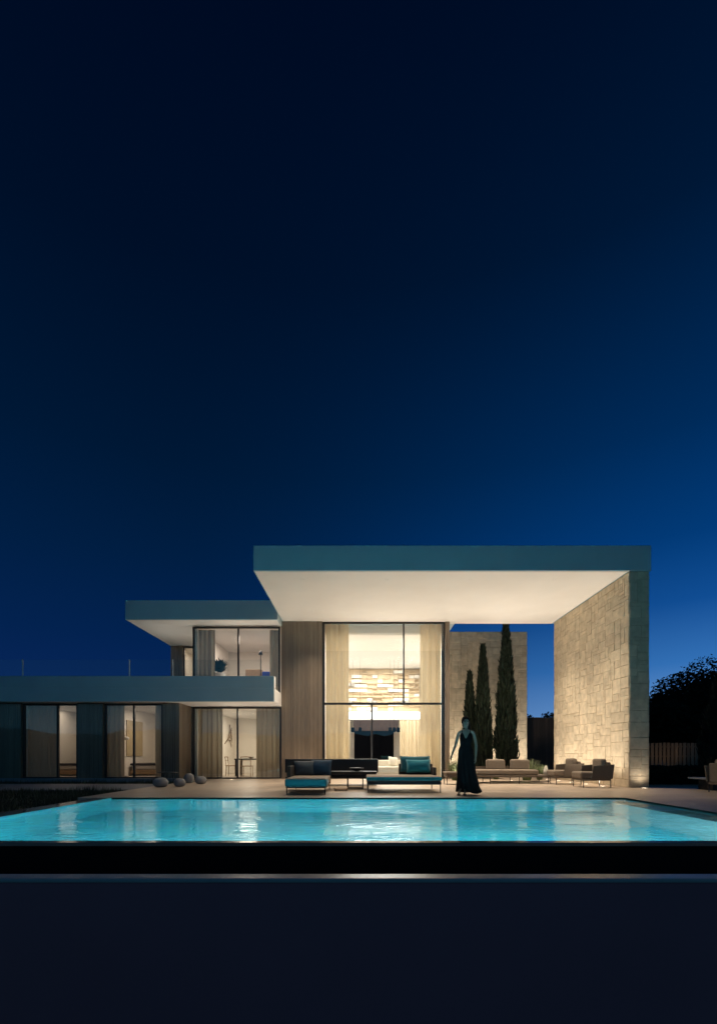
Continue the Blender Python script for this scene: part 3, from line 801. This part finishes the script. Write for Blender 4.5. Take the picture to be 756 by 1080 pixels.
# table
tb = thing('coffee_table', 'slim black coffee table on a sled base between the daybeds', 'table', (-.12, 12.75, 0))
obj('table_top', MB().box(-.62, .60, -.35, .35, .435, .46), M_black, tb, bevel=.005)
for yy in (-.3, .3):
    m = MB(); m.box(-.18, -.155, yy-.012, yy+.012, .0, .434); m.box(.225, .25, yy-.012, yy+.012, .0, .434); m.box(-.154, .224, yy-.012, yy+.012, .0, .025)
    obj('leg', m, M_black, tb)
tag(obj('bowl', MB().lathe([(.06, 0), (.16, .05), (.19, .09), (.16, .08), (.05, .02)], -.05, 12.75, .462, 18), M_black), 'shallow dark bowl on the coffee table', 'bowl')
tag(obj('tray', MB().box(-.60, -.27, 11.75, 12.1, .03, .05).box(-.58, -.56, 11.77, 12.08, 0, .029).box(-.31, -.29, 11.77, 12.08, 0, .029).box(-.60, -.585, 11.75, 12.1, .051, .08).box(-.285, -.27, 11.75, 12.1, .051, .08), M_wood), 'small wooden tray on the floor by the coffee table', 'tray')

# low table left of the bench, long sofa
lt = thing('side_table', 'low tan side table just left of the woman', 'table', (2.86, 14.6, 0))
obj('table_top', MB().box(-.24, .75, -.3, .3, .33, .38), M_taupe, lt, bevel=.01)
obj('apron', MB().box(-.21, .72, -.27, .27, .22, .328), M_ropelt, lt)
for a in (-.2, .7):
    for b_ in (-.26, .26): obj('leg', MB().tube([(a, b_, 0), (a, b_, .22)], .012, 6), M_black, lt)
ls = thing('platform_sofa', 'long taupe platform sofa with two back cushions before the cypresses', 'sofa', (4.4, 15.3, 0))
obj('seat', MB().box(-.95, 1.22, -.42, .5, .27, .43), M_taupe, ls, bevel=.045, bseg=3)
obj('frame', MB().box(-1.0, 1.62, -.45, .52, .20, .266), M_ropelt, ls, bevel=.01)
obj('sled_rail', MB().box(-.3, 1.55, -.43, -.40, .06, .085), M_black, ls)
for a in (-.95, -.3, .6, 1.56):
    for b_ in (-.42, .48): obj('leg', MB().tube([(a, b_, 0), (a, b_, .2)], .013, 6), M_black, ls)
for a in (-.22, .57):
    m = MB(); m.box(a, a+.62, .22, .40, .43, .79); o = obj('back_cushion', m, M_taupe, ls, bevel=.07, bseg=4); o.rotation_euler = (R(-6), 0, 0)
m = MB(); m.box(-1.0, 1.2, .525, .56, .2, .52); obj('back_rail', m, M_ropelt, ls)
ln = thing('lantern', 'small pale cone lantern on the end of the platform sofa', 'lantern', (5.92, 15.1, .268))
obj('lamp_shade', MB().lathe([(.085, 0), (.075, .12), (.04, .26), (.012, .30)], seg=16), M_cream, ln)
obj('handle', MB().tube([(0, 0, .30), (0, .02, .35), (0, 0, .36)], .006, 6), M_black, ln)

# armchairs: facing -x
ac = thing('armchair', 'armchair nearest the pier, facing the living room', 'armchair', (6.52, 13.35, 0), 0, 'rope armchairs along the terrace')
obj('seat', MB().box(-.45, .28, -.31, .31, .24, .43), M_taupe, ac, bevel=.05, bseg=3)
obj('frame', MB().box(-.42, .36, -.34, .34, .19, .238), M_ropelt, ac, bevel=.01)
m = MB(); m.bm.faces.ensure_lookup_table() if False else None
m.box(.285, .36, -.33, .33, .24, .70); obj('backrest', m, M_ropelt, ac, bevel=.03, bseg=3)
for s in (-1, 1):
    m = MB(); m.prism([(-.18, s*.335-.02), (.40, s*.335-.02), (.40, s*.335+.02), (-.18, s*.335+.02)], .24, .60)
    for v in m.bm.verts:
        if v.co.x < 0 and v.co.z > .5: v.co.x += .05
        if v.co.x > 0.3 and v.co.z > .5: v.co.x += .05; v.co.z += .04
    obj('armrest', m, M_ropelt, ac, bevel=.015)
m = MB(); m.box(.12, .28, -.27, .27, .43, .79); o = obj('back_cushion', m, M_taupe, ac, bevel=.06, bseg=4)
for a in (-.38, .36):
    for b_ in (-.31, .31): obj('leg', MB().tube([(a, b_, 0), (a, b_, .2)], .013, 6), M_black, ac)
dup(ac, (6.36, 14.75, 0), R(0), 'armchair farther back, between the first one and the sofa')
dup(ac, (8.72, 11.1, 0), R(175), 'armchair cut off by the right edge of the photo')
st = thing('garden_table', 'low pale slab table by the right-hand evergreen', 'table', (9.1, 12.2, 0))
obj('table_top', MB().box(-.42, .42, -.4, .4, .27, .31), M_path, st, bevel=.006)
obj('pedestal', MB().box(-.25, .25, -.25, .25, 0, .268), M_black, st)

# poufs
def pouf(label, x, y, r_, h_, seed):
    pr = [(r_*.55, 0), (r_*.85, h_*.12), (r_, h_*.42), (r_*.9, h_*.72), (r_*.6, h_*.93), (r_*.2, h_)]
    o = obj('pebble_pouf', MB().lathe(pr, seg=28, wob=.03), M_pebble, subsurf=1); o.location = (x, y, 0); o.rotation_euler = (0, 0, seed)
    tag(o, label, 'pouf', 'grey pebble poufs on the terrace')
pouf('largest grey pebble pouf, at the left end', -5.50, 13.3, .215, .27, 1)
pouf('grey pebble pouf second from the left, by the small table', -5.05, 13.5, .17, .24, 2)
pouf('smaller grey pebble pouf farther back, near the timber corner', -5.35, 15.1, .17, .32, 3)
pouf('rightmost grey pebble pouf, before the dining curtain', -4.85, 14.7, .18, .25, 4)
o = thing('low_table', 'thin dark low table behind the pebble poufs', 'table', (-5.78, 14.5, 0))
obj('table_top', MB().lathe([(.30, .36), (.30, .375)], seg=28), M_black, o)
for k in range(3): a = k*2.094; obj('leg', MB().tube([(.2*math.cos(a), .2*math.sin(a), 0), (.12*math.cos(a), .12*math.sin(a), .36)], .01, 6), M_black, o)

# ---------------------------------------------------------------- terrace lamps: recessed uplights, several invented as fill
LENS = emit('uplight_lens', (1, .8, .55), 6)
ul0 = None
def uplight(label, x, y, power, spread=150, size=.22, colr=WARM):
    global ul0
    if ul0 is None:
        ul0 = thing('ground_light', label, 'lamp', (x, y, .001), 0, 'round lights set in the terrace floor')
        obj('ring', MB().lathe([(.09, 0), (.09, .004), (.07, .005), (.07, .003)], seg=20), M_nosing, ul0)
        obj('lens', MB().lathe([(.068, 0), (.068, .003)], seg=20), LENS, ul0)
    else: dup(ul0, (x, y, .001), 0, label)
    l = bpy.data.lights.new('uplight_beam', 'SPOT'); l.energy = power; l.color = colr; l.spot_size = R(spread); l.spot_blend = .9; l.shadow_soft_size = .07
    lo = bpy.data.objects.new('uplight_beam', l); lo.location = (x, y, .012); lo.rotation_euler = (R(180), 0, 0); col.objects.link(lo)
    return lo
uplight('added fill light in the floor before the timber wall', -2.2, 17.1, 90)  # first five floor lights are invented, added to brighten the canopy ceiling
for x_, lb in ((.2, 'added fill light in the floor before the left half of the living room glass'), (2.0, 'added fill light in the floor before the right half of the living room glass')):
    uplight(lb, x_, 17.3, 240)
uplight('added fill light in the floor behind the platform sofa, left', 3.7, 16.5, 260)
uplight('added fill light in the floor behind the platform sofa, right', 5.3, 16.6, 260)
uplight('added fill light in the floor before the dining window', -4.6, 17.3, 90)  # invented fixture, added to warm the timber corner and nearby deck
for zx, zy, lb in ((-4.5, 17.25, 'added unseen fill light in the upstairs terrace floor before the bedroom glass'), (-7.1, 18.6, 'added unseen fill light in the upstairs terrace floor near the outer corner')):
    lo = uplight(lb, zx, zy, 70)  # added out of sight behind the parapet to lighten the upper soffit
    lo.location.z = 3.222
    [o_ for o_ in col.objects if o_.get('label') == lb][0].location.z = 3.203
uplight('garden light before the low slat fence', 12.9, 19.3, 24, colr=WARM2)
for k, y_ in enumerate((13.6, 14.6, 15.6, 16.6, 17.6)):
    lo = uplight('%s floor light along the foot of the lit stone wall' % ('nearest', 'second nearest', 'middle', 'second farthest', 'farthest')[k], 6.95, y_, 140, 150)
    lo.rotation_euler = (R(180), R(-14), 0)
uplight('floor light at the foot of the canopy pier front', 7.68, 12.84, 18)
for x_, lb in ((4.3, 'garden light left of the cypresses'), (6.0, 'garden light between the cypresses'), (7.3, 'garden light right of the cypresses')):
    uplight(lb, x_, 21.1, 330)

dl0 = None  # downlights added to brighten the deck and stone wall
for j, (y_, rw_) in enumerate(((13.7, 'front'), (16.7, 'rear'))):
    for k, x_ in enumerate((-1.6, .8, 3.2, 5.6)):
        lb = '%s added fill downlight of the %s row in the white canopy ceiling' % (('leftmost', 'second', 'third', 'rightmost')[k], rw_)
        if dl0 is None:
            dl0 = thing('fill_downlight', lb, 'lamp', (x_, y_, 5.918), 0, 'added fill downlights in the canopy ceiling')
            obj('ring', MB().lathe([(.045, -.004), (.055, 0), (.05, .004), (.04, .004)], seg=16), M_white, dl0)
        else: dup(dl0, (x_, y_, 5.918), 0, lb)
        l = bpy.data.lights.new('fill_downlight_beam', 'SPOT'); l.energy = 850 if x_ > 5 else 560; l.color = (1, .85, .66); l.spot_size = R(96); l.spot_blend = 1.; l.shadow_soft_size = .05
        lo = bpy.data.objects.new('fill_downlight_beam', l); lo.location = (x_, y_, 5.90); col.objects.link(lo)

# ---------------------------------------------------------------- woman
def ev(o):
    dg = bpy.context.evaluated_depsgraph_get(); dg.update()
    return bpy.data.meshes.new_from_object(o.evaluated_get(dg))
P_ = {}
def woman():
    T = thing('person', 'woman with bare arms in a long black strappy dress walking along the pool edge', 'person', (2.38, 10.62, 0), R(-14))
    v = []; e = []; rad = []
    def add(p, r_, par=None):
        v.append(p); rad.append(r_ if isinstance(r_, tuple) else (r_, r_))
        if par is not None: e.append((par, len(v)-1))
        return len(v)-1
    pel = add((-.012, .0, .98), (.135, .10)); wa = add((-.004, 0, 1.12), (.100, .080), pel); ch_ = add((.008, 0, 1.27), (.125, .092), wa); up = add((.012, .005, 1.375), (.105, .07), ch_)
    nk = add((.005, .01, 1.445), (.046, .048), up); nk2 = add((-.002, .0, 1.50), (.045, .048), nk)
    h1 = add((-.006, -.012, 1.555), (.062, .078), nk2); h2 = add((-.008, -.008, 1.63), (.074, .092), h1); h3 = add((-.006, .0, 1.695), (.06, .075), h2)
    def arm(sx, S, E, Wr, K, F):
        c_ = add((S[0]*.5, .0, S[2]+.024), .052, up); s_ = add(S, .040, c_); m_ = add(tuple((a+b_)/2 for a, b_ in zip(S, E)), .037, s_); el = add(E, .030, m_)
        f_ = add(tuple(a*.6+b_*.4 for a, b_ in zip(E, Wr)), .029, el); w_ = add(Wr, .019, f_); pa = add(K, (.028, .014), w_)
        for p1, p2, p3 in F:
            a = add(p1, .0085, pa); b_ = add(p2, .0078, a); add(p3, .0065, b_)
    def fingers(K, dirv, side, fwd):
        K = Vector(K); dv = Vector(dirv).normalized(); sd = Vector(side).normalized(); fw = Vector(fwd).normalized(); F = []
        for k, L in enumerate((.068, .078, .073, .056)):
            b_ = K + dv*.028 + sd*(.030-.020*k)
            F.append((tuple(b_), tuple(b_+dv*L*.5+fw*.004+sd*(.004-.003*k)), tuple(b_+dv*L*.92+fw*.022)))
        b_ = K - dv*.012 + sd*.030
        F.append((tuple(b_), tuple(b_+dv*.026+sd*.016+fw*.008), tuple(b_+dv*.052+sd*.018+fw*.016)))
        return F
    S, E, Wr = (-.150, .0, 1.392), (-.222, .015, 1.11), (-.292, -.06, .905); dv = (-.06, -.04, -.08); K = (-.312, -.075, .865)
    arm(-1, S, E, Wr, K, fingers(K, (-.25, -.12, -1), (.35, -.9, 0), (.6, .2, 0)))
    S, E, Wr = (.166, .0, 1.40), (.232, .05, 1.10), (.218, -.0, .85); K = (.215, -.012, .80)
    arm(1, S, E, Wr, K, fingers(K, (-.02, -.1, -1), (-.25, -.95, 0), (-.7, .2, 0)))
    for sx, kn, an, to in ((-1, (-.085, -.03, .50), (-.125, -.02, .13), (-.140, -.15, .055)), (1, (.04, .0, .50), (-.012, .06, .14), (-.016, -.08, .05))):
        hp = add((sx*.075, 0, .90), .082, pel); k_ = add(kn, .047, hp); cf = add(tuple(a*.6+b_*.4 for a, b_ in zip(kn, an)), .042, k_); a_ = add(an, .029, cf); bl = add(to, (.034, .02), a_); add((to[0]-.004, to[1]-.07, to[2]-.028), (.024, .011), bl)
    me = bpy.data.meshes.new('body'); me.from_pydata(v, e, [])
    o = bpy.data.objects.new('body_skin', me); col.objects.link(o)
    sk = o.modifiers.new('skin', 'SKIN'); sk.use_smooth_shade = True; sk.branch_smoothing = .4
    for i, d_ in enumerate(me.skin_vertices[0].data): d_.radius = rad[i]; d_.use_root = (i == 0)
    sb = o.modifiers.new('sub', 'SUBSURF'); sb.levels = sb.render_levels = 3
    m2 = ev(o); bpy.data.objects.remove(o)
    # face
    hc = Vector((-.006, -.006, 1.625)); yaw = R(-18)
    for vt in m2.vertices:
        p = vt.co - hc
        if p.z < -.13 or abs(p.x) > .12: continue
        q_ = Matrix.Rotation(yaw, 3, 'Z') @ p
        if q_.y < 0:
            g_ = lambda x0, z0, s: math.exp(-((q_.x-x0)**2+(q_.z-z0)**2)/(2*s*s))
            dd = .020*math.exp(-(q_.x/.010)**2/2)*math.exp(-((q_.z+.022)/.016)**2/2) + .010*g_(0, 0, .012) + .007*g_(0, -.052, .016) + .008*g_(0, -.088, .018) - .010*(g_(.03, .006, .014)+g_(-.03, .006, .014)) + .003*g_(0, .05, .04)
            vt.co += Matrix.Rotation(-yaw, 3, 'Z') @ Vector((0, -dd, 0))
    for m_ in (M_skin, M_lip, M_eye): m2.materials.append(m_)
    for f in m2.polygons:
        f.use_smooth = True
        q_ = Matrix.Rotation(yaw, 3, 'Z') @ (f.center - hc)
        if q_.y < -.04 and abs(q_.x) < .06 and q_.z < .05:
            if abs(q_.x) < .02 and abs(q_.z+.053) < .007: f.material_index = 1
            elif (abs(abs(q_.x)-.03) < .013 and abs(q_.z-.006) < .006) or (abs(abs(q_.x)-.032) < .017 and abs(q_.z-.024) < .0035): f.material_index = 2
    m2.name = 'body'
    b_ = bpy.data.objects.new('body', m2); col.objects.link(b_); b_.parent = T
    # hair swept back into a low bun
    mb = MB(); n = 28; hp = []
    rows = []
    for j in range(15):
        th = math.pi*.80*j/14; row = []
        for k in range(n):
            a = 2*math.pi*k/n
            d_ = Vector((math.sin(th)*math.cos(a), math.sin(th)*math.sin(a), math.cos(th)))
            front = max(0, -(Matrix.Rotation(yaw, 3, 'Z') @ d_).y)
            lim = math.pi*(.80 - .50*min(1, front*1.5))
            th2 = min(th, lim)
            s_ = 1 + .03*math.sin(a*9+j)
            row.append(mb.bm.verts.new(hc + Vector((.088*math.sin(th2)*math.cos(a)*s_, .108*math.sin(th2)*math.sin(a)*s_+.012, .108*math.cos(th2)+.022))))
        rows.append(row)
    for a, b2 in zip(rows, rows[1:]):
        for k in range(n):
            f = mb.bm.faces.new((a[k], b2[k], b2[(k+1) % n], a[(k+1) % n])); f.smooth = True
    bun = [(.03, -.06), (.055, -.03), (.06, .0), (.05, .035), (.02, .055)]
    mb.lathe(bun, .025, .105, 1.62, 16)
    mb.tube([(.03, .075, 1.62), (.05, .07, 1.53), (.062, .068, 1.45), (.066, .075, 1.36), (.06, .085, 1.28)], [.055, .058, .052, .038, .012], 10)
    bmesh.ops.remove_doubles(mb.bm, verts=mb.bm.verts, dist=.0004)
    h_ = obj('hair', mb, M_hair, T); s = h_.modifiers.new('thick', 'SOLIDIFY'); s.thickness = .008
    # dress
    mb = MB(); n = 96; rows = []; NR = 34
    key = [(1.36, .135, .098, .010), (1.27, .139, .112, .008), (1.12, .122, .096, .0), (.98, .160, .122, .0), (.8, .178, .14, .005), (.5, .200, .175, .022), (.25, .225, .20, .045), (.06, .255, .23, .07)]
    def ip(z_):
        for (a, b2) in zip(key, key[1:]):
            if a[0] >= z_ >= b2[0]:
                u = (a[0]-z_)/(a[0]-b2[0]); u = u*u*(3-2*u)
                return [a[i]*(1-u)+b2[i]*u for i in (1, 2, 3)]
        return key[0][1:] if z_ > key[0][0] else key[-1][1:]
    for j in range(NR+1):
        t_ = j/NR; row = []
        for k in range(n):
            a = 2*math.pi*k/n; cx, sy = math.cos(a), math.sin(a)
            fr_ = max(0, -sy)
            zt = 1.385 - .13*(fr_**14) - .10*max(0, sy)**1 - .055*max(0, abs(cx)-.75)/.25
            zb = .055 + .10*max(0, math.cos(a-R(240)))**4 + .03*math.sin(a*2+1)*.5
            z_ = zt*(1-t_)+zb*t_
            wx, wy, ox = ip(z_)
            fo = max(0, (1.0-z_))**1.1*.115
            ripple = 1 + fo*math.sin(a*13+z_*2.0+.6*math.sin(a*3)) + fo*.6*math.sin(a*7-z_*3)
            row.append(mb.bm.verts.new((ox + wx*cx*ripple, wy*sy*ripple - .012*max(0, .6-z_), z_)))
        rows.append(row)
    for a, b2 in zip(rows, rows[1:]):
        for k in range(n):
            f = mb.bm.faces.new((a[k], b2[k], b2[(k+1) % n], a[(k+1) % n])); f.smooth = True
    dr = obj('dress', mb, M_dress, T); s = dr.modifiers.new('thick', 'SOLIDIFY'); s.thickness = .004
    for sx in (-.075, .098):
        obj('strap', MB().tube([(sx, -.105, 1.345), (sx*1.02, -.07, 1.41), (sx*1.0, -.005, 1.455), (sx*.95, .06, 1.40), (sx*.9, .10, 1.29)], .006, 6), M_dress, dr)
    for to in ((-.140, -.15, .055), (-.016, -.08, .05)):
        m = MB(); x_, y_ = to[0], to[1]
        m.box(x_-.036, x_+.030, y_-.10, y_+.02, .002, .014); m.tube([(x_, y_+.13, .004), (x_, y_+.125, .075)], [.008, .016], 8); m.tube([(x_-.038, y_-.03, .012), (x_-.004, y_-.035, .066), (x_+.032, y_-.03, .012)], .008, 6)
        m.quad((x_-.03, y_+.02, .014), (x_+.025, y_+.02, .014), (x_+.022, y_+.14, .08), (x_-.022, y_+.14, .08))
        obj('shoe', m, M_dress, T)
woman()

# ---------------------------------------------------------------- camera, render settings
cam = bpy.data.cameras.new('Camera'); cam.lens = 24; cam.sensor_width = 36; cam.sensor_fit = 'HORIZONTAL'
cam.shift_y = .340; cam.clip_end = 3000; cam.clip_start = .05
co = bpy.data.objects.new('Camera', cam); co.location = (0, 0, .88); co.rotation_euler = (R(90), 0, 0); col.objects.link(co)
C.camera = co
C.render.engine = 'CYCLES'
vs = C.view_settings; vs.view_transform = 'Standard'; vs.look = 'None'; vs.exposure = 0; vs.gamma = 1; vs.use_curve_mapping = False
cy = C.cycles
cy.use_denoising = True; cy.denoiser = 'OPENIMAGEDENOISE'
cy.max_bounces = 10; cy.diffuse_bounces = 5; cy.glossy_bounces = 5; cy.transmission_bounces = 6; cy.transparent_max_bounces = 24
cy.sample_clamp_indirect = 6; cy.blur_glossy = .5; cy.use_adaptive_sampling = True; cy.adaptive_threshold = .015
